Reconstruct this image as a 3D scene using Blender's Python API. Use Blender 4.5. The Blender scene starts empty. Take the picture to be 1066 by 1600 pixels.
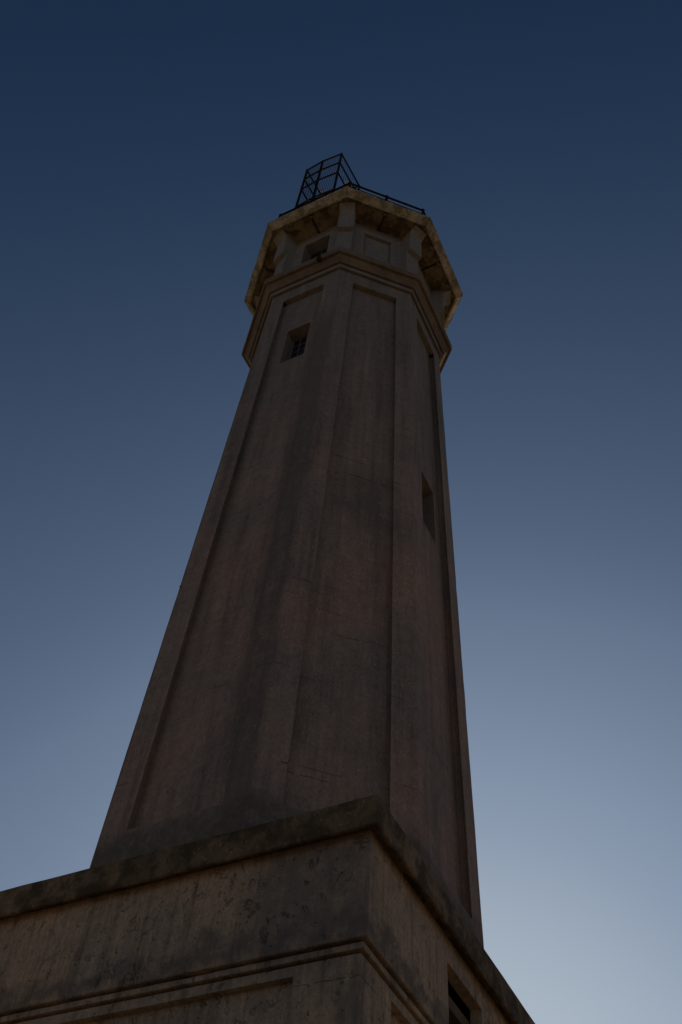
import bpy, bmesh, math, random
from mathutils import Vector, Matrix, noise

# ------------------------------------------------------------------ camera, sky, sun, exposure
S = bpy.context.scene
ZB = 7.535                       # height of the pedestal roof above the ground (all z below are relative to it)

def camera():
    yaw, pitch, roll = -0.53103, 0.94774, 0.10260
    F = Vector((math.sin(yaw)*math.cos(pitch), math.cos(yaw)*math.cos(pitch), math.sin(pitch)))
    R = Vector((math.cos(yaw), -math.sin(yaw), 0)); U = R.cross(F)
    R2 = R*math.cos(roll)+U*math.sin(roll); U2 = -R*math.sin(roll)+U*math.cos(roll)
    cd = bpy.data.cameras.new('camera'); co = bpy.data.objects.new('camera', cd)
    S.collection.objects.link(co)
    m = Matrix((R2, U2, -F)).transposed().to_4x4()
    m.translation = Vector((5.854, -9.382, -5.935+ZB))
    co.matrix_world = m
    cd.sensor_fit = 'VERTICAL'; cd.sensor_height = 36.0; cd.lens = 1508.69/1600*36.0
    cd.clip_start = 0.05; cd.clip_end = 20000
    S.camera = co
camera()
S.render.resolution_x = 682; S.render.resolution_y = 1024

SUN_AZ, SUN_EL = math.radians(-20), math.radians(22)      # azimuth from +Y towards +X
w = bpy.data.worlds.new('World'); S.world = w; w.use_nodes = True
nt = w.node_tree; nt.nodes.clear()
sky = nt.nodes.new('ShaderNodeTexSky'); sky.sky_type = 'NISHITA'; sky.sun_disc = False
sky.sun_elevation = SUN_EL; sky.sun_rotation = SUN_AZ
sky.altitude = 40; sky.air_density = 1.0; sky.dust_density = 2.0; sky.ozone_density = 5.0
bg = nt.nodes.new('ShaderNodeBackground'); bg.inputs['Strength'].default_value = 0.1
out = nt.nodes.new('ShaderNodeOutputWorld')
def wmath(op, a, b):                              # the film's tone curve, a function of the sky's own luminance only
    n = nt.nodes.new('ShaderNodeVectorMath'); n.operation = op
    for k_, v_ in enumerate((a, b)):
        if isinstance(v_, tuple): n.inputs[k_].default_value = v_
        else: nt.links.new(v_, n.inputs[k_])
    return n.outputs[0]
lum = nt.nodes.new('ShaderNodeRGBToBW'); nt.links.new(sky.outputs[0], lum.inputs[0])
lg = nt.nodes.new('ShaderNodeMath'); lg.operation = 'LOGARITHM'; lg.inputs[1].default_value = math.e
nt.links.new(lum.outputs[0], lg.inputs[0])
LO, HI = math.log(0.6), math.log(30.0)
mr = nt.nodes.new('ShaderNodeMapRange'); mr.inputs[1].default_value = LO; mr.inputs[2].default_value = HI
nt.links.new(lg.outputs[0], mr.inputs[0])
rp = nt.nodes.new('ShaderNodeValToRGB'); nt.links.new(mr.outputs[0], rp.inputs[0]); rp.color_ramp.interpolation = 'B_SPLINE'
TONE = [(0.6, 14, 30, 52), (0.9, 25, 44, 69), (1.2, 42, 60, 85), (1.65, 61, 77, 102), (2.4, 80, 97, 122), (3.3, 98, 114, 138),
        (5.7, 122, 138, 161), (9.3, 139, 154, 174), (13, 152, 166, 183), (19, 165, 178, 192), (30, 178, 189, 200)]
def lin(c): c /= 255; return c/12.92 if c <= 0.04045 else ((c+0.055)/1.055)**2.4
els = rp.color_ramp.elements
while len(els) < len(TONE): els.new(0.5)
for e_, (l_, r_, g_, b_) in zip(els, TONE):
    e_.position = (math.log(l_)-LO)/(HI-LO); e_.color = (lin(r_), lin(g_), lin(b_), 1)
skyc = wmath('MULTIPLY', rp.outputs[0], (20.0, 20.0, 20.0))
nt.links.new(skyc, bg.inputs['Color'])
nt.links.new(bg.outputs[0], out.inputs['Surface'])

sd = bpy.data.lights.new('sun', 'SUN'); sd.energy = 5.0; sd.angle = math.radians(0.53); sd.color = (1.0, 0.80, 0.58)
so = bpy.data.objects.new('sun', sd); S.collection.objects.link(so)
dirv = Vector((math.sin(SUN_AZ)*math.cos(SUN_EL), math.cos(SUN_AZ)*math.cos(SUN_EL), math.sin(SUN_EL)))
so.rotation_euler = dirv.to_track_quat('Z', 'Y').to_euler(); so.location = dirv*200
S.view_settings.view_transform = 'Standard'; S.view_settings.look = 'None'
S.view_settings.gamma = 1.0; S.view_settings.exposure = -1.0; S.view_settings.use_curve_mapping = False

# ------------------------------------------------------------------ materials
class NT:
    """small node helper"""
    def __init__(self, name):
        self.m = bpy.data.materials.new(name); self.m.use_nodes = True
        self.t = self.m.node_tree; self.t.nodes.clear()
        self.out = self.n('ShaderNodeOutputMaterial'); self.b = self.n('ShaderNodeBsdfPrincipled')
        self.l(self.b.outputs[0], self.out.inputs['Surface'])
    def n(self, ty): return self.t.nodes.new(ty)
    def l(self, a, b): self.t.links.new(a, b)
    def put(self, s, v):
        if hasattr(v, 'is_linked') or isinstance(v, bpy.types.NodeSocket): self.l(v, s)
        else: s.default_value = v
    def math(self, op, a, b=0.0, c=0.0, clamp=False):
        n = self.n('ShaderNodeMath'); n.operation = op; n.use_clamp = clamp
        for i, v in enumerate((a, b, c)): self.put(n.inputs[i], v)
        return n.outputs[0]
    def ramp(self, x, a, b):                     # smooth 0..1 between a and b
        n = self.n('ShaderNodeMapRange'); n.interpolation_type = 'SMOOTHSTEP'
        self.put(n.inputs[0], x); n.inputs[1].default_value = a; n.inputs[2].default_value = b
        return n.outputs[0]
    def pos(self):
        if not hasattr(self, '_p'):
            self._p = self.n('ShaderNodeNewGeometry').outputs['Position']
            s = self.n('ShaderNodeSeparateXYZ'); self.l(self._p, s.inputs[0]); self._xyz = s.outputs
        return self._p
    def xyz(self): self.pos(); return self._xyz
    def scaled(self, sx, sy, sz):
        n = self.n('ShaderNodeVectorMath'); n.operation = 'MULTIPLY'
        self.l(self.pos(), n.inputs[0]); n.inputs[1].default_value = (sx, sy, sz); return n.outputs[0]
    def noise(self, scale, detail=4, rough=0.55, vec=None, dist=0.0):
        n = self.n('ShaderNodeTexNoise'); n.inputs['Scale'].default_value = scale
        n.inputs['Detail'].default_value = detail; n.inputs['Roughness'].default_value = rough
        n.inputs['Distortion'].default_value = dist
        self.l(vec or self.pos(), n.inputs['Vector']); return n.outputs['Fac']
    def voro(self, scale, vec=None, rnd=1.0):
        n = self.n('ShaderNodeTexVoronoi'); n.inputs['Scale'].default_value = scale
        n.inputs['Randomness'].default_value = rnd
        self.l(vec or self.pos(), n.inputs['Vector']); return n.outputs['Distance']
    def mix(self, f, a, b, mode='MIX'):
        n = self.n('ShaderNodeMix'); n.data_type = 'RGBA'; n.blend_type = mode
        self.put(n.inputs[0], f)
        for s, v in ((n.inputs[6], a), (n.inputs[7], b)):
            if isinstance(v, tuple): s.default_value = (*v, 1) if len(v) == 3 else v
            else: self.l(v, s)
        return n.outputs[2]
    def box(self, axis, lo, hi, soft, wob):       # 1 inside lo..hi along an axis, ragged by wob
        v = self.math('ADD', self.xyz()[axis], wob) if wob is not None else self.xyz()[axis]
        a = self.ramp(v, lo-soft, lo+soft); b = self.ramp(v, hi+soft, hi-soft)
        return self.math('MULTIPLY', a, b)

def concrete(name, warm, grey, stains=(), cracks=(), streak=0.5, chips=0.0, speck=0.35, bump=0.5, moss=None, pour=0.0, upper=None, streak2=0.0):
    k = NT(name); M = k.math
    big = k.ramp(k.noise(0.55, 5, 0.6), 0.36, 0.66)
    col = k.mix(big, warm, grey)
    if upper:                                      # greyer, darker concrete towards the head of the tower
        uz = M('ADD', k.xyz()[2], M('MULTIPLY', M('SUBTRACT', k.noise(0.7, 3), 0.5), 9.0))
        col = k.mix(M('MULTIPLY', k.ramp(uz, ZB+3.5, ZB+13.5), 0.8), col, upper)
    st = k.noise(1.0, 5, 0.62, k.scaled(4.2, 4.2, 0.28))
    col = k.mix(M('MULTIPLY', k.ramp(st, 0.48, 0.74), streak), col, tuple(c*0.52 for c in grey), 'MIX')
    col = k.mix(M('MULTIPLY', k.ramp(st, 0.46, 0.27), streak*0.55), col, tuple(min(1, c*1.35) for c in warm))
    if streak2:                                    # narrow run-off streaks
        s2 = k.noise(1.0, 5, 0.6, k.scaled(11.0, 11.0, 0.55))
        col = k.mix(M('MULTIPLY', k.ramp(s2, 0.50, 0.68), streak2), col, tuple(c*0.45 for c in grey))
        col = k.mix(M('MULTIPLY', k.ramp(s2, 0.44, 0.30), streak2*0.6), col, tuple(min(1, c*1.3) for c in warm))
    mot = k.noise(6.0, 6, 0.66)
    col = k.mix(0.75, col, k.mix(mot, (0.55, 0.55, 0.55), (1.45, 1.45, 1.45)), 'MULTIPLY')
    gr = k.noise(75, 3, 0.65); g2 = k.noise(26, 5, 0.72, k.scaled(1.25, 1.25, 0.7))
    col = k.mix(0.75, col, k.mix(gr, (0.5, 0.5, 0.5), (1.5, 1.5, 1.5)), 'MULTIPLY')
    col = k.mix(0.8, col, k.mix(g2, (0.25, 0.25, 0.25), (1.78, 1.78, 1.78)), 'MULTIPLY')
    if pour:                                       # horizontal day joints of the casting
        zz = M('ADD', k.xyz()[2], M('MULTIPLY', k.noise(1.6, 4), 0.10))
        fr = M('ABSOLUTE', M('SUBTRACT', M('FRACT', M('DIVIDE', zz, pour)), 0.5))
        jf = M('MULTIPLY', k.ramp(fr, 0.012, 0.003), k.ramp(k.noise(1.9, 4), 0.46, 0.62))
        col = k.mix(M('MULTIPLY', jf, 0.45), col, tuple(c*0.3 for c in grey))
    wob = M('MULTIPLY', M('SUBTRACT', k.noise(2.3, 5, 0.65), 0.5), 0.9)
    for (bx, colour, amount) in stains:
        f = None
        for axis, lo, hi, soft, *rag in bx:
            g = k.box(axis, lo, hi, soft, M('MULTIPLY', wob, rag[0]) if rag else wob); f = g if f is None else M('MULTIPLY', f, g)
        f = M('MULTIPLY', f, M('MULTIPLY', k.ramp(mot, 0.22, 0.60), amount))
        col = k.mix(f, col, colour)
    if moss:
        f = k.ramp(k.noise(3.1, 6, 0.68), 0.40, 0.60)
        col = k.mix(M('MULTIPLY', f, 0.85), col, moss)
        f2 = k.ramp(k.noise(4.3, 4, 0.6, k.scaled(1, 1, 0.6)), 0.60, 0.68)
        col = k.mix(M('MULTIPLY', f2, 0.55), col, tuple(c*1.15 for c in warm))
    height = M('ADD', M('MULTIPLY', mot, 0.6), M('MULTIPLY', gr, 0.35))
    if chips > 0:                                  # plaster that has flaked off in patches
        c1 = k.noise(4.6, 8, 0.76, k.scaled(1, 1, 0.72), 0.5)
        zone = k.ramp(k.noise(0.75, 2, 0.5), 0.40, 0.58)
        cf = M('MULTIPLY', k.ramp(c1, 0.595, 0.62), zone)
        col = k.mix(M('MULTIPLY', cf, chips), col, (0.60, 0.50, 0.42))
        cd = M('MULTIPLY', k.ramp(c1, 0.41, 0.37), zone)
        col = k.mix(M('MULTIPLY', cd, chips*0.7), col, (0.25, 0.17, 0.115))
        height = M('ADD', height, M('MULTIPLY', M('SUBTRACT', cd, cf), -0.5))
    if speck > 0:                                  # small lime spots and pits
        v = k.voro(13.0); zone = k.ramp(k.noise(0.9, 4, 0.6), 0.48, 0.62)
        sp = M('MULTIPLY', k.ramp(v, 0.17, 0.10), zone)
        col = k.mix(M('MULTIPLY', sp, speck), col, (0.62, 0.54, 0.46))
        v2 = k.voro(9.0, k.scaled(1.03, 0.97, 1.0)); pit = k.ramp(v2, 0.11, 0.05)
        col = k.mix(M('MULTIPLY', pit, 0.3), col, (0.06, 0.05, 0.04))
        height = M('SUBTRACT', height, M('MULTIPLY', pit, 0.8))
    for (z0, slope_axis, slope, ax, lo, hi, wid, amp) in cracks:      # hairline cracks, thin lines that wander
        wv = M('MULTIPLY', M('SUBTRACT', k.noise(4.0, 6, 0.7), 0.5), amp)
        z = M('ADD', M('SUBTRACT', k.xyz()[2], z0+ZB), wv)
        if slope: z = M('ADD', z, M('MULTIPLY', k.xyz()[slope_axis], -slope))
        f = M('MULTIPLY', k.ramp(M('ABSOLUTE', z), wid, wid*0.3), k.box(ax, lo, hi, 0.06, wv))
        f = M('MULTIPLY', f, k.ramp(k.noise(7.0, 3), 0.36, 0.50))
        col = k.mix(M('MULTIPLY', f, 0.55), col, (0.05, 0.04, 0.03))
        height = M('SUBTRACT', height, f)
    k.l(col, k.b.inputs['Base Color']); k.b.inputs['Roughness'].default_value = 0.92
    k.b.inputs['Specular IOR Level'].default_value = 0.2
    b = k.n('ShaderNodeBump'); b.inputs['Strength'].default_value = bump; b.inputs['Distance'].default_value = 0.03
    k.l(height, b.inputs['Height']); k.l(b.outputs[0], k.b.inputs['Normal'])
    return k.m

def metal(name, col, rust=0.0, rough=0.55):
    k = NT(name); c = k.mix(k.noise(9, 5, 0.6), tuple(x*0.7 for x in col), tuple(x*1.3 for x in col))
    c = c
    if rust: c = k.mix(k.math('MULTIPLY', k.ramp(k.noise(14, 5, 0.65), 0.48, 0.6), rust), c, (0.11, 0.038, 0.014))
    k.l(c, k.b.inputs['Base Color']); k.b.inputs['Roughness'].default_value = rough
    k.b.inputs['Specular IOR Level'].default_value = 0.08
    return k.m

DARK = (0.128, 0.106, 0.078)
WARM, GREY = (0.46, 0.300, 0.195), (0.335, 0.256, 0.178)
M_SHAFT = concrete('shaft_concrete', WARM, GREY,
    stains=[([(2, ZB+0.05, ZB+0.62, 0.18)], DARK, 0.75),
            ([(0, 0.56, 0.95, 0.05, 0.25), (1, -2.6, -2.11, 0.03, 0.0), (2, ZB+0.3, ZB+13.5, 0.8)], (0.125, 0.104, 0.076), 0.55),
            ([(0, 0.35, 0.66, 0.10, 0.5), (1, -2.6, -1.95, 0.1, 0.2), (2, ZB+1.0, ZB+9.0, 0.8)], DARK, 0.45),
            ([(0, 1.35, 1.95, 0.18), (1, -1.9, -1.1, 0.2), (2, ZB+6.2, ZB+7.9, 0.4)], DARK, 0.50)],
    cracks=[(8.08, 0, 0.0, 0, 1.05, 1.62, 0.010, 0.10), (7.62, 0, 0.0, 0, 1.30, 2.15, 0.012, 0.10),
            (3.50, 0, 0.10, 0, 1.45, 1.95, 0.008, 0.12), (1.18, 0, 0.0, 0, 1.12, 1.5, 0.008, 0.1),
            (4.40, 0, 0.0, 0, 0.75, 1.3, 0.007, 0.12)],
    streak=0.6, speck=0.75, bump=0.7, streak2=0.28, pour=1.37, upper=(0.255, 0.222, 0.166))
M_TOP = concrete('upper_concrete', (0.30, 0.265, 0.195), (0.27, 0.245, 0.188), streak=0.35, speck=0.2, bump=0.35)
M_BAND = concrete('cornice_concrete', (0.27, 0.200, 0.120), (0.19, 0.140, 0.085), streak=0.3, speck=0.15, bump=0.5)  # underside shade partly put into this darker colour
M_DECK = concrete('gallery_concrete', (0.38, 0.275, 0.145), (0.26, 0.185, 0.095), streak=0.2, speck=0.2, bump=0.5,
    moss=(0.085, 0.056, 0.026))  # dirt and moss, darkened further to put soffit shade into the colour
M_FASC = concrete('fascia_concrete', (0.60, 0.48, 0.29), (0.44, 0.35, 0.205), streak=0.4, speck=0.3, bump=0.7,
    moss=(0.21, 0.165, 0.08))
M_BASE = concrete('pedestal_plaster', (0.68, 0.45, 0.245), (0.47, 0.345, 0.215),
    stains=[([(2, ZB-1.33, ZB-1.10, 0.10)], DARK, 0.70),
            ([(0, 1.25, 2.6, 0.25), (1, -2.7, -2.2, 0.2), (2, ZB-1.4, ZB-0.1, 0.2)], (0.200, 0.160, 0.122), 0.70),
            ([(0, 2.2, 2.5, 0.08), (1, -2.7, -2.2, 0.2), (2, ZB-5, ZB-1.5, 0.2)], DARK, 0.5)],
    cracks=[(-1.63, 0, 0.0, 0, 1.75, 2.4, 0.004, 0.09)],
    streak=0.75, chips=0.4, speck=0.5, bump=1.0, streak2=0.5)
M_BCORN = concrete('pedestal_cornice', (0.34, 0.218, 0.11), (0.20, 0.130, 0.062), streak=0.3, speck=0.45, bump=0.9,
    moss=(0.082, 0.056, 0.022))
M_IRON = metal('dark_iron', (0.014, 0.012, 0.012), 0.25, 0.85)
M_RUST = metal('rusty_iron', (0.045, 0.028, 0.018), 0.8, 0.8)
M_FRAME = metal('window_paint', (0.17, 0.16, 0.15), 0.2, 0.6)
M_LAMP = metal('pale_lamp', (0.62, 0.55, 0.45), 0.0, 0.4)
def glass():
    k = NT('window_glass'); k.l(k.mix(k.noise(3, 4), (0.010, 0.014, 0.020), (0.022, 0.026, 0.032)), k.b.inputs['Base Color'])
    k.l(k.math('MULTIPLY', k.noise(5, 4), 0.35), k.b.inputs['Roughness']); k.b.inputs['IOR'].default_value = 1.5
    return k.m
M_GLASS = glass()
def ground_mat():
    k = NT('dry_ground'); a = k.mix(k.ramp(k.noise(0.25, 6, 0.6), 0.35, 0.65), (0.32, 0.245, 0.175), (0.26, 0.20, 0.14))
    a = k.mix(0.6, a, k.mix(k.noise(12, 5, 0.65), (0.6, 0.6, 0.6), (1.4, 1.4, 1.4)), 'MULTIPLY')
    k.l(a, k.b.inputs['Base Color']); k.b.inputs['Roughness'].default_value = 0.95
    b = k.n('ShaderNodeBump'); b.inputs['Distance'].default_value = 0.03; k.l(k.noise(20, 5), b.inputs['Height']); k.l(b.outputs[0], k.b.inputs['Normal'])
    return k.m
M_GROUND = ground_mat()

# ------------------------------------------------------------------ mesh helpers
T8 = math.tan(math.pi/8)
def P3(th, ap, u, z):
    c, s = math.cos(th), math.sin(th)
    return Vector((c*ap - s*u, s*ap + c*u, z + ZB))

class Mesh:
    def __init__(self): self.v = []; self.f = []
    def grid(self, fn, nu, nv):
        b = len(self.v)
        for j in range(nv+1):
            for i in range(nu+1): self.v.append(fn(i/nu, j/nv))
        for j in range(nv):
            for i in range(nu):
                a = b+j*(nu+1)+i; self.f.append((a, a+1, a+nu+2, a+nu+1))
    def quad(self, a, b, c, d, nu=1, nv=1):
        a, b, c, d = map(Vector, (a, b, c, d))
        self.grid(lambda s, t: (a*(1-s)+b*s)*(1-t) + (d*(1-s)+c*s)*t, nu, nv)
    def poly(self, pts):
        b = len(self.v); self.v += [Vector(p) for p in pts]; self.f.append(tuple(range(b, b+len(pts))))
    def box(self, a, b):
        x0, y0, z0 = a; x1, y1, z1 = b
        p = [Vector(q) for q in ((x0,y0,z0),(x1,y0,z0),(x1,y1,z0),(x0,y1,z0),(x0,y0,z1),(x1,y0,z1),(x1,y1,z1),(x0,y1,z1))]
        self.hexa(p)
    def hexa(self, p):
        for q in ((0,3,2,1),(4,5,6,7),(0,1,5,4),(1,2,6,5),(2,3,7,6),(3,0,4,7)): self.poly([p[i] for i in q])
    def bar(self, a, b, r, n=8, r2=None, cap=True):
        a, b = Vector(a), Vector(b); d = (b-a).normalized(); r2 = r if r2 is None else r2
        x = d.orthogonal().normalized(); y = d.cross(x)
        A = [a+(x*math.cos(i*2*math.pi/n)+y*math.sin(i*2*math.pi/n))*r for i in range(n)]
        B = [b+(x*math.cos(i*2*math.pi/n)+y*math.sin(i*2*math.pi/n))*r2 for i in range(n)]
        for i in range(n): self.poly((A[i], A[(i+1) % n], B[(i+1) % n], B[i]))
        if cap: self.poly(A[::-1]); self.poly(B)
    def ball(self, c, r, sz=1.0, n=10, m=6):
        c = Vector(c)
        self.grid(lambda s, t: c+Vector((math.cos(s*2*math.pi)*math.sin(t*math.pi)*r, math.sin(s*2*math.pi)*math.sin(t*math.pi)*r, -math.cos(t*math.pi)*r*sz)), n, m)

COL = S.collection
def build(name, mb, mat, parent=None, wob=0.0, wscale=1.3, bevel=0.0, chip=0.0, smooth=False, recalc=True, seed=0):
    me = bpy.data.meshes.new(name)
    bm = bmesh.new()
    vs = [bm.verts.new(p) for p in mb.v]
    for f in mb.f:
        try: bm.faces.new([vs[i] for i in f])
        except ValueError: pass
    bmesh.ops.remove_doubles(bm, verts=bm.verts, dist=0.0006)
    bmesh.ops.dissolve_degenerate(bm, edges=bm.edges, dist=0.0002)
    if recalc: bmesh.ops.recalc_face_normals(bm, faces=bm.faces)
    bm.normal_update()
    if chip:                                      # knocked corners on the sharp edges
        sel = []
        for v in bm.verts:
            sh = [e for e in v.link_edges if len(e.link_faces) == 2 and e.calc_face_angle_signed(0) > 0.4]
            if sh: sel.append((v, v.normal.copy()))
        for v, n in sel:
            q = v.co*2.1; a = noise.fractal(q + Vector((seed, 0, 0)), 0.9, 2.1, 4)
            b = noise.noise(v.co*9.0)
            v.co -= n*chip*(max(0, a-0.15)*1.6 + max(0, b-0.25)*0.6 + 0.05)
    if wob:
        for v in bm.verts:
            q = v.co*wscale
            v.co += Vector((noise.noise(q), noise.noise(q+Vector((31, 7, 3))), noise.noise(q+Vector((5, 17, 41)))))*wob
    root = parent
    while root is not None and root.parent is not None: root = root.parent
    off = Vector(root.location) if root is not None else Vector((0, 0, 0))
    if off.length: bmesh.ops.translate(bm, verts=bm.verts, vec=-off)
    bm.to_mesh(me); bm.free()
    me.materials.append(mat)
    if smooth: me.polygons.foreach_set('use_smooth', [True]*len(me.polygons))
    o = bpy.data.objects.new(name, me); COL.objects.link(o); o.parent = parent
    if bevel:
        b = o.modifiers.new('worn_edge', 'BEVEL'); b.width = bevel; b.segments = 2; b.limit_method = 'ANGLE'; b.angle_limit = math.radians(25)
    return o
def tag(o, label, cat=None, group=None, kind=None):
    if label: o['label'] = label
    if cat: o['category'] = cat
    if group: o['group'] = group
    if kind: o['kind'] = kind
    return o
def thing(name, loc, label, cat, group=None):
    o = bpy.data.objects.new(name, None); COL.objects.link(o); o.location = loc; o.empty_display_size = 0.3
    return tag(o, label, cat, group)
def turned(o, th, parent):                         # a copy of a part, sharing its mesh, turned about the tower's axis
    c = o.copy(); COL.objects.link(c); c.parent = parent; c.rotation_euler.z = th; return c

def ring(mb, n, prof, step=0.3):                   # sweep (apothem, z) round a regular n-gon with a side facing +X
    tn = math.tan(math.pi/n)
    for k in range(n):
        th = 2*math.pi*k/n
        for (a0, z0), (a1, z1) in zip(prof, prof[1:]):
            nu = max(2, int(2*max(a0, a1)*tn/step)); nv = max(1, int(math.hypot(a1-a0, z1-z0)/step))
            mb.grid(lambda s, t: P3(th, a0+(a1-a0)*t, (2*s-1)*tn*(a0+(a1-a0)*t), z0+(z1-z0)*t), nu, nv)

def holed(mb, pt, ul, ur, z0, z1, hl, hr, ha, hb, depth, step=0.25, side=None):
    """wall sheet with one opening: pt(u, z, depth) -> point, ul/ur/hl/hr are functions of z"""
    def sheet(fa, fb, za, zb):
        w_ = abs(fb((za+zb)/2)-fa((za+zb)/2)); nu = max(1, round(w_/step)); nv = max(1, round((zb-za)/step))
        mb.grid(lambda s, t: (lambda z: pt(fa(z)+(fb(z)-fa(z))*s, z, 0))(za+(zb-za)*t), nu, nv)
    cut = [z for z in (z0, ha, hb, z1)]
    for za, zb in zip(cut, cut[1:]):
        if zb-za < 1e-6: continue
        sheet(ul, hl, za, zb); sheet(hr, ur, za, zb)
        if (za, zb) != (ha, hb): sheet(hl, hr, za, zb)
    nv = max(1, round((hb-ha)/step)); nu = max(1, round((hr(ha)-hl(ha))/step))
    for f in (hl, hr): mb.grid(lambda s, t: pt(f(ha+(hb-ha)*t), ha+(hb-ha)*t, (side or depth)*s), 1, nv)
    for z in (ha, hb): mb.grid(lambda s, t: pt(hl(z)+(hr(z)-hl(z))*s, z, depth*t), nu, 1)

# ------------------------------------------------------------------ ground
g = Mesh()
g.grid(lambda s, t: Vector(((2*s-1)*4000, (2*t-1)*4000, 0)), 2, 2)
tag(build('ground', g, M_GROUND), 'dry sandy ground around the lighthouse', kind='structure')
g = Mesh()  # unseen dark sheet, added to cut light bounced up onto the undersides
g.grid(lambda s, t: Vector(((2*s-1)*11, (2*t-1)*11, 0.004)), 2, 2)
tag(build('bounce_cut_sheet', g, metal('bounce_cut_dark', (0.10, 0.09, 0.08), 0.0, 0.95)), 'unseen dark sheet added on the ground to cut bounced light', kind='structure')

# ------------------------------------------------------------------ lighthouse
LH = thing('lighthouse', (0, 0, 0), 'tall weathered octagonal concrete lighthouse tower on a square plastered pedestal', 'lighthouse')

# pedestal: square, walls with an upper frieze, two small steps and recessed lower panels
W0, W1, W2 = 2.457, 2.421, 2.386
GZ = -ZB
bw = Mesh()
for k in range(4):
    th = math.pi/2*k
    up = lambda u, z, d, th=th: P3(th, W0-d, u, z)
    lo = lambda u, z, d, th=th: P3(th, W2-d, u, z)
    if k == 0:
        holed(bw, up, lambda z: -W0, lambda z: W0, -1.33, -0.27, lambda z: -0.55, lambda z: 0.42, -1.27, -0.55, 0.13, 0.12)
    else:
        bw.grid(lambda s, t: up((2*s-1)*W0, -1.33+1.06*t, 0), 40, 9)
    holed(bw, lo, lambda z: -W2, lambda z: W2, GZ, -1.44, lambda z: -1.745, lambda z: 1.745, GZ+0.9, -1.53, 0.085, 0.2)
ring(bw, 4, [(W0, -1.33), (W0-0.012, -1.338), (W1-0.045, -1.334), (W1-0.045, -1.358), (W1, -1.362), (W1, -1.412), (W1-0.008, -1.418), (W2-0.05, -1.414), (W2-0.05, -1.436), (W2, -1.44)], 0.12)
build('base_wall', bw, M_BASE, LH, wob=0.004, bevel=0.005, chip=0.006)
for k in range(4):
    pm = Mesh(); th = math.pi/2*k
    pm.grid(lambda s, t: P3(th, W2-0.084, (2*s-1)*1.80, GZ+0.8+(-1.45-GZ-0.8)*t), 16, 24)
    build('base_panel', pm, M_BASE, LH, wob=0.006)
bc = Mesh()
ring(bc, 4, [(W0-0.02, -0.262), (2.515, -0.266), (2.535, -0.285), (2.54, -0.318), (2.572, -0.326), (2.588, -0.318), (2.592, -0.008), (2.586, 0.0), (2.54, 0.010), (2.1, 0.035)], 0.045)
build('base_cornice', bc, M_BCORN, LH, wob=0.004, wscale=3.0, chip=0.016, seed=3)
# pedestal window: a deep dark opening with a heavy head beam
def xbox(mb, x0, x1, y0, y1, z0, z1): mb.box((x0, y0, z0+ZB), (x1, y1, z1+ZB))
win = Mesh(); xbox(win, W0-0.50, W0-0.45, -0.9, 0.8, -1.45, -0.3)
wo = build('base_window', win, metal('dark_room', (0.012, 0.010, 0.009)), LH)
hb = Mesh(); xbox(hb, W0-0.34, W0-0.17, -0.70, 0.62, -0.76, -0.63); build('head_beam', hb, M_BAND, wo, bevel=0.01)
hb = Mesh(); xbox(hb, W0-0.44, W0-0.131, 0.425, 0.55, -1.40, -0.78); build('jamb', hb, M_BASE, wo, bevel=0.01)
hb = Mesh(); xbox(hb, W0-0.36, W0-0.30, -0.06, 0.0, -1.26, -0.62); build('mullion', hb, M_FRAME, wo, bevel=0.004)

# shaft: one casting with pilasters at the eight corners, recessed panels between them
R0, KT = 2.347, (2.347-2.1759)/16.0
ap = lambda z: R0 - KT*z
ZT, PB, PT, PD = 16.10, 0.61, 15.50, 0.13
hw = lambda z: ap(z)*T8
pl = lambda z: hw(z) - (0.352+0.0012*z)
sh = Mesh()
for k in range(8):
    th = math.pi/4*k
    holed(sh, lambda u, z, d, th=th: P3(th, ap(z)-d, u, z), lambda z: -hw(z), hw, -0.3, ZT, lambda z: -pl(z), pl, PB, PT, PD, 0.25, side=0.012)
for k in range(8):                                 # backs of the slots added to darken the panel edges
    th = math.pi/4*k
    for sg in (-1, 1):
        sh.grid(lambda s, t: (lambda z: P3(th, ap(z)-0.012-(PD-0.010)*s, sg*(pl(z)+0.066), z))(PB-0.03+(PT-PB+0.06)*t), 1, 60)
        sh.grid(lambda s, t: (lambda z: P3(th, ap(z)-0.012, sg*(pl(z)+0.066*s), z))(PB+(PT-PB)*t), 1, 60)
shaft = build('shaft', sh, M_SHAFT, LH, wob=0.003, wscale=1.4, bevel=0.007, chip=0.005)
F1, F2, F3 = -math.pi/2, -math.pi/4, 0.0
JG, WC = 0.07, {0: 0.06}                      # each panel runs on behind the pilasters' lips, leaving a slot added to darken its edges
WIN = {6: (12.22, 13.81), 0: (7.68, 9.28), 2: (4.0, 5.6), 4: (10.0, 11.6)}
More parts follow.
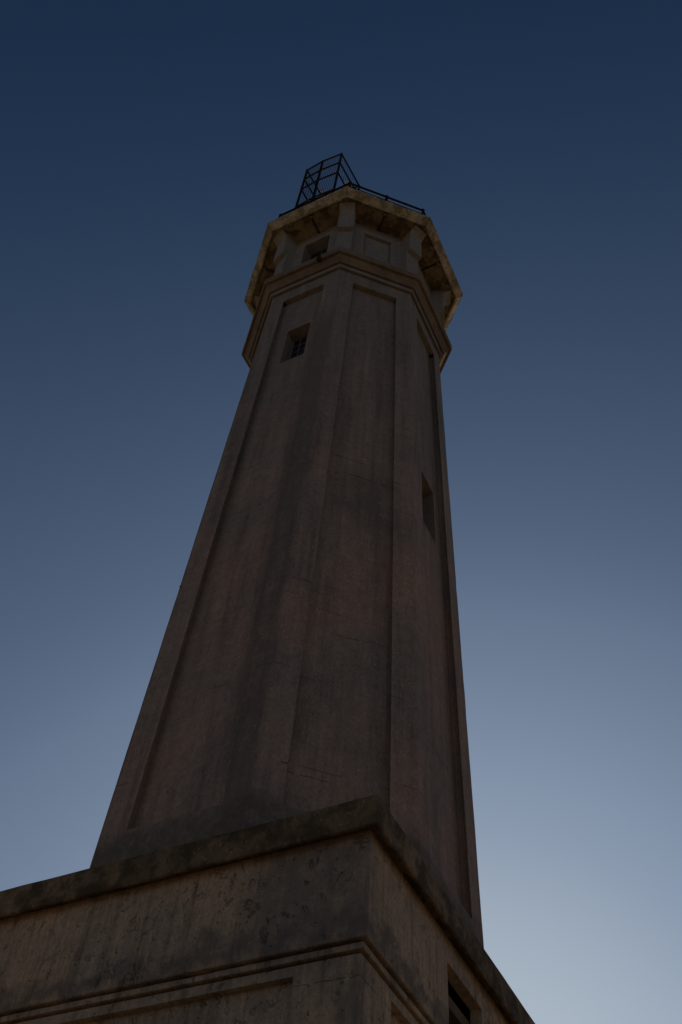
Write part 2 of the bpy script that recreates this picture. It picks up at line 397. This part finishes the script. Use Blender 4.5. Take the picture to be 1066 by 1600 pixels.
def window(th, d0, za, zb, hwid, apz, parent, name='window', cols=3, rows=5, uc=0.0):
    """frame, pane and glazing bars set at depth d0 in a tapering face"""
    def bx(mb, u0, u1, z0, z1, da, db):
        u0, u1 = u0+uc, u1+uc
        mb.hexa([P3(th, apz(z0)-db, u0, z0), P3(th, apz(z0)-db, u1, z0), P3(th, apz(z0)-da, u1, z0), P3(th, apz(z0)-da, u0, z0),
                 P3(th, apz(z1)-db, u0, z1), P3(th, apz(z1)-db, u1, z1), P3(th, apz(z1)-da, u1, z1), P3(th, apz(z1)-da, u0, z1)])
    f = Mesh(); fw = 0.045
    bx(f, -hwid, -hwid+fw, za, zb, d0-0.03, d0+0.05); bx(f, hwid-fw, hwid, za, zb, d0-0.03, d0+0.05)
    bx(f, -hwid+fw, hwid-fw, za, za+fw, d0-0.03, d0+0.05); bx(f, -hwid+fw, hwid-fw, zb-fw, zb, d0-0.03, d0+0.05)
    w_ = build(name, f, M_FRAME, parent)
    p = Mesh(); bx(p, -hwid+fw, hwid-fw, za+fw, zb-fw, d0+0.012, d0+0.022); build('pane', p, M_GLASS, w_)
    for i in range(1, cols):
        u = -hwid+fw+(2*hwid-2*fw)*i/cols; b = Mesh(); bx(b, u-0.011, u+0.011, za+fw, zb-fw, d0-0.012, d0+0.008); build('glazing_bar', b, M_FRAME, w_)
    for j in range(1, rows):
        z = za+fw+(zb-za-2*fw)*j/rows; b = Mesh(); bx(b, -hwid+fw, hwid-fw, z-0.008, z+0.008, d0-0.010, d0+0.009); build('glazing_bar', b, M_FRAME, w_)
    return w_
for k in range(8):
    th = math.pi/4*k; pm = Mesh()
    pt = lambda u, z, d, th=th: P3(th, ap(z)-PD+0.001-d, u, z)
    if k in WIN:
        za, zb = WIN[k]; wc = WC.get(k, 0.0)
        holed(pm, pt, lambda z: -pl(z)-JG, lambda z: pl(z)+JG, PB-0.02, PT+0.02, lambda z: wc-0.285, lambda z: wc+0.285, za, zb, 0.34, 0.25)
    else:
        pm.grid(lambda s, t: (lambda z: pt((2*s-1)*(pl(z)+JG), z, 0))(PB-0.02+(PT-PB+0.04)*t), 6, 60)
    po = build('panel', pm, M_SHAFT, LH, wob=0.003, wscale=1.4)
    if k in WIN: window(th, PD+0.27, *WIN[k], 0.285, ap, LH, uc=WC.get(k, 0.0))

# moulded band at the head of the shaft
cb = Mesh()
ring(cb, 8, [(2.20, 16.20), (2.27, 16.198), (2.300, 16.185), (2.312, 16.20), (2.335, 16.25), (2.398, 16.335), (2.408, 16.415),
             (2.445, 16.418), (2.452, 16.398), (2.480, 16.400), (2.492, 16.63), (2.47, 16.655), (2.05, 16.70)], 0.1)
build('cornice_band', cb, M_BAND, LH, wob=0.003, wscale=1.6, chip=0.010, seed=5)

nk = Mesh()
ring(nk, 8, [(2.14, 16.07), (2.208, 16.07), (2.214, 16.035), (2.246, 16.035), (2.252, 16.05), (2.254, 16.165), (2.20, 16.21)], 0.1)
build('neck_fillet', nk, M_TOP, LH, wob=0.005, wscale=1.6, chip=0.012, seed=8)
# watch room with a window or blind panel in each side
WA = 2.105
wr = Mesh(); h8 = WA*T8
for k in range(8):
    th = math.pi/4*k; deep = 0.36 if k in (6, 2) else 0.085
    holed(wr, lambda u, z, d, th=th: P3(th, WA-d, u, z), lambda z: -h8, lambda z: h8, 16.66, 19.76, lambda z: -0.37, lambda z: 0.37, 17.35, 19.22, deep, 0.25)
build('watch_room', wr, M_TOP, LH, wob=0.003, bevel=0.005)
for k in range(8):
    th = math.pi/4*k
    if k in (6, 2): window(th, 0.30, 17.35, 19.22, 0.37, lambda z: WA, LH, cols=2, rows=3)
    else:
        pm = Mesh(); pm.grid(lambda s, t: P3(th, WA-0.084, (2*s-1)*0.39, 17.33+1.91*t), 4, 8); build('blind_panel', pm, M_TOP, LH, wob=0.004)

# eight corner brackets carrying the gallery
prof = [(2.10, 16.66), (2.43, 16.66), (2.43, 18.385), (2.44, 18.395), (2.56, 18.40), (2.56, 19.42), (2.572, 19.50), (2.60, 19.57),
        (2.645, 19.63), (2.70, 19.67), (2.76, 19.69), (2.76, 19.748), (2.10, 19.748)]
bk = Mesh(); HB = 0.205
L = [Vector((r, -HB, z+ZB)) for r, z in prof]; Rr = [Vector((r, HB, z+ZB)) for r, z in prof]
bk.poly(L); bk.poly(Rr[::-1])
for i in range(len(prof)):
    j = (i+1) % len(prof); bk.poly((L[i], Rr[i], Rr[j], L[j]))
b0 = build('bracket', bk, M_TOP, LH, bevel=0.005); b0.rotation_euler.z = math.pi/8
for k in range(1, 8): turned(b0, math.pi/8+math.pi/4*k, LH)

# gallery deck, its soffit ribs and eight mitred edge stones
dk = Mesh()
ring(dk, 8, [(2.02, 19.752), (2.668, 19.748), (2.70, 19.76), (2.70, 19.955), (0.25, 20.02)], 0.2)
dk.poly([P3(math.pi/4*k, 0.25, -0.25*T8, 20.02) for k in range(8)])
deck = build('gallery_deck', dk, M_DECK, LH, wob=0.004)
fp = [(2.702, 19.955), (2.675, 19.74), (2.676, 19.682), (2.716, 19.674), (2.732, 19.712), (2.752, 19.722), (2.852, 19.832), (2.872, 19.845), (2.886, 19.94), (2.86, 19.965)]
for k in range(8):
    fm = Mesh(); th = math.pi/4*k; gap = 0.007
    n = 12
    for i in range(len(fp)):
        (a0, z0), (a1, z1) = fp[i], fp[(i+1) % len(fp)]
        fm.grid(lambda s, t: P3(th, a0+(a1-a0)*t, (2*s-1)*((a0+(a1-a0)*t)*T8-gap), z0+(z1-z0)*t), n, 1)
    for sg in (-1, 1):
        pts = [P3(th, a, sg*(a*T8-gap), z) for a, z in fp]; fm.poly(pts)
    build('edge_stone', fm, M_FASC, deck, wob=0.004, wscale=2.0, chip=0.012, seed=k)
rb = Mesh()
rb.box((2.09, -0.022, 19.715+ZB), (2.66, 0.022, 19.752+ZB))
r0 = build('soffit_rib', rb, M_RUST, deck)
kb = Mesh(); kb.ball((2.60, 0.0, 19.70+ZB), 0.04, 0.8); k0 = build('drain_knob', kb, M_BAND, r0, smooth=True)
for k in range(1, 8):
    r = turned(r0, math.pi/4*k, deck); c = k0.copy(); COL.objects.link(c); c.parent = r

# railing round the gallery
RA, DT = 2.63, 19.955
rl = Mesh()
cor = [P3(math.pi/4*k, RA, -RA*T8, 21.10) for k in range(8)]
for k in range(8): rl.bar(cor[k], cor[(k+1) % 8], 0.033)
rail = build('gallery_railing', rl, M_IRON, LH)
ml = Mesh()
for k in range(8): ml.bar(cor[k]-Vector((0, 0, 0.35)), cor[(k+1) % 8]-Vector((0, 0, 0.35)), 0.031)
build('mid_rail', ml, M_IRON, rail)
for k in range(8):
    for q in (cor[k], (cor[k]+cor[(k+1) % 8])/2):
        pm = Mesh(); b = Vector((q.x, q.y, DT+ZB-0.02)); pm.bar(b, q+Vector((0, 0, 0.03)), 0.042); pm.ball(q+Vector((0, 0, 0.03)), 0.05)
        pm.bar(b, b+Vector((0, 0, 0.06)), 0.07); build('post', pm, M_IRON, rail)

# a stub of iron left in the corner pilaster
bt = Mesh(); e = P3(F1, ap(5.03), -hw(5.03), 5.03); bt.bar(e+Vector((0.03, 0.03, 0)), e+Vector((-0.014, -0.008, 0.008)), 0.012)
build('bolt', bt, M_RUST, LH)

# ------------------------------------------------------------------ steel cage standing on the gallery
CZ = [25.10, 24.15, 23.13, 21.50]
A, B, Cc, D, E_ = (-0.675, -2.560), (-0.10, -2.600), (0.540, -2.560), (0.622, -1.43), (-0.593, -1.43)
FL = 19.99
cage = thing('steel_cage', (0, -2.0, ZB+FL), 'tall black barred steel cage standing on the lighthouse gallery behind the railing', 'cage')
V = lambda p, z: Vector((p[0], p[1], z+ZB))
def slab(a, b, r): m = Mesh(); m.bar(a, b, r, 6); return m
for p in (A, B, Cc, D, E_):
    m = slab(V(p, FL-0.03), V(p, CZ[0]+0.03), 0.034); build('corner_post', m, M_IRON, cage)
for a, b, zs in ((A, B, CZ), (B, Cc, CZ), (Cc, D, CZ[:3]), (A, E_, CZ[:3]), (E_, D, CZ[:3])):
    for z in zs: build('rail', slab(V(a, z), V(b, z), 0.028), M_IRON, cage)
for a, b, zl in ((A, B, CZ[3]), (B, Cc, CZ[3]), (Cc, D, CZ[2]), (A, E_, CZ[2])):
    n = 11
    for i in range(1, n):
        s = i/n; p = (a[0]+(b[0]-a[0])*s, a[1]+(b[1]-a[1])*s)
        build('bar', slab(V(p, zl), V(p, CZ[0]), 0.0065), M_IRON, cage)

# ------------------------------------------------------------------ small pale lamps and a rusty fitting
def marker(base, top, label):
    b = Vector((base[0], base[1], ZB+FL-0.02)); top = Vector((top[0], top[1], ZB+top[2]))
    t_ = thing('marker_lamp', b, label, 'lamp', 'pale lamps by the cage')
    d = (top-b).normalized(); L_ = (top-b).length
    m = Mesh(); m.bar(b, b+d*(L_-0.45), 0.022); m.bar(b, b+Vector((0, 0, 0.03)), 0.07); build('stem', m, M_IRON, t_)
    m = Mesh(); m.bar(b+d*(L_-0.50), top, 0.034, 10); m.ball(top, 0.055); build('lamp_tube', m, M_LAMP, t_)
marker((0.52, -2.50), (0.10, -2.50, 22.20), 'pale tube lamp leaning inside the black cage')
marker((1.00, -2.46), (0.84, -2.46, 22.05), 'pale tube lamp beside the right corner of the black cage')

fx = thing('rusty_fitting', (0.50, -2.40, ZB+16.66), 'small rusty round fitting hanging on the moulded band below the watch room window', 'fitting')
m = Mesh(); m.bar((0.50, -2.36, ZB+16.66), (0.50, -2.52, ZB+16.70), 0.014); m.bar((0.50, -2.515, ZB+16.70), (0.50, -2.50, ZB+16.42), 0.012)
build('hook', m, M_RUST, fx)
m = Mesh(); m.ball((0.50, -2.515, ZB+16.38), 0.055, 0.8); m.bar((0.50, -2.515, ZB+16.36), (0.50, -2.515, ZB+16.27), 0.045, 10, 0.075)
build('bell_shade', m, M_RUST, fx)
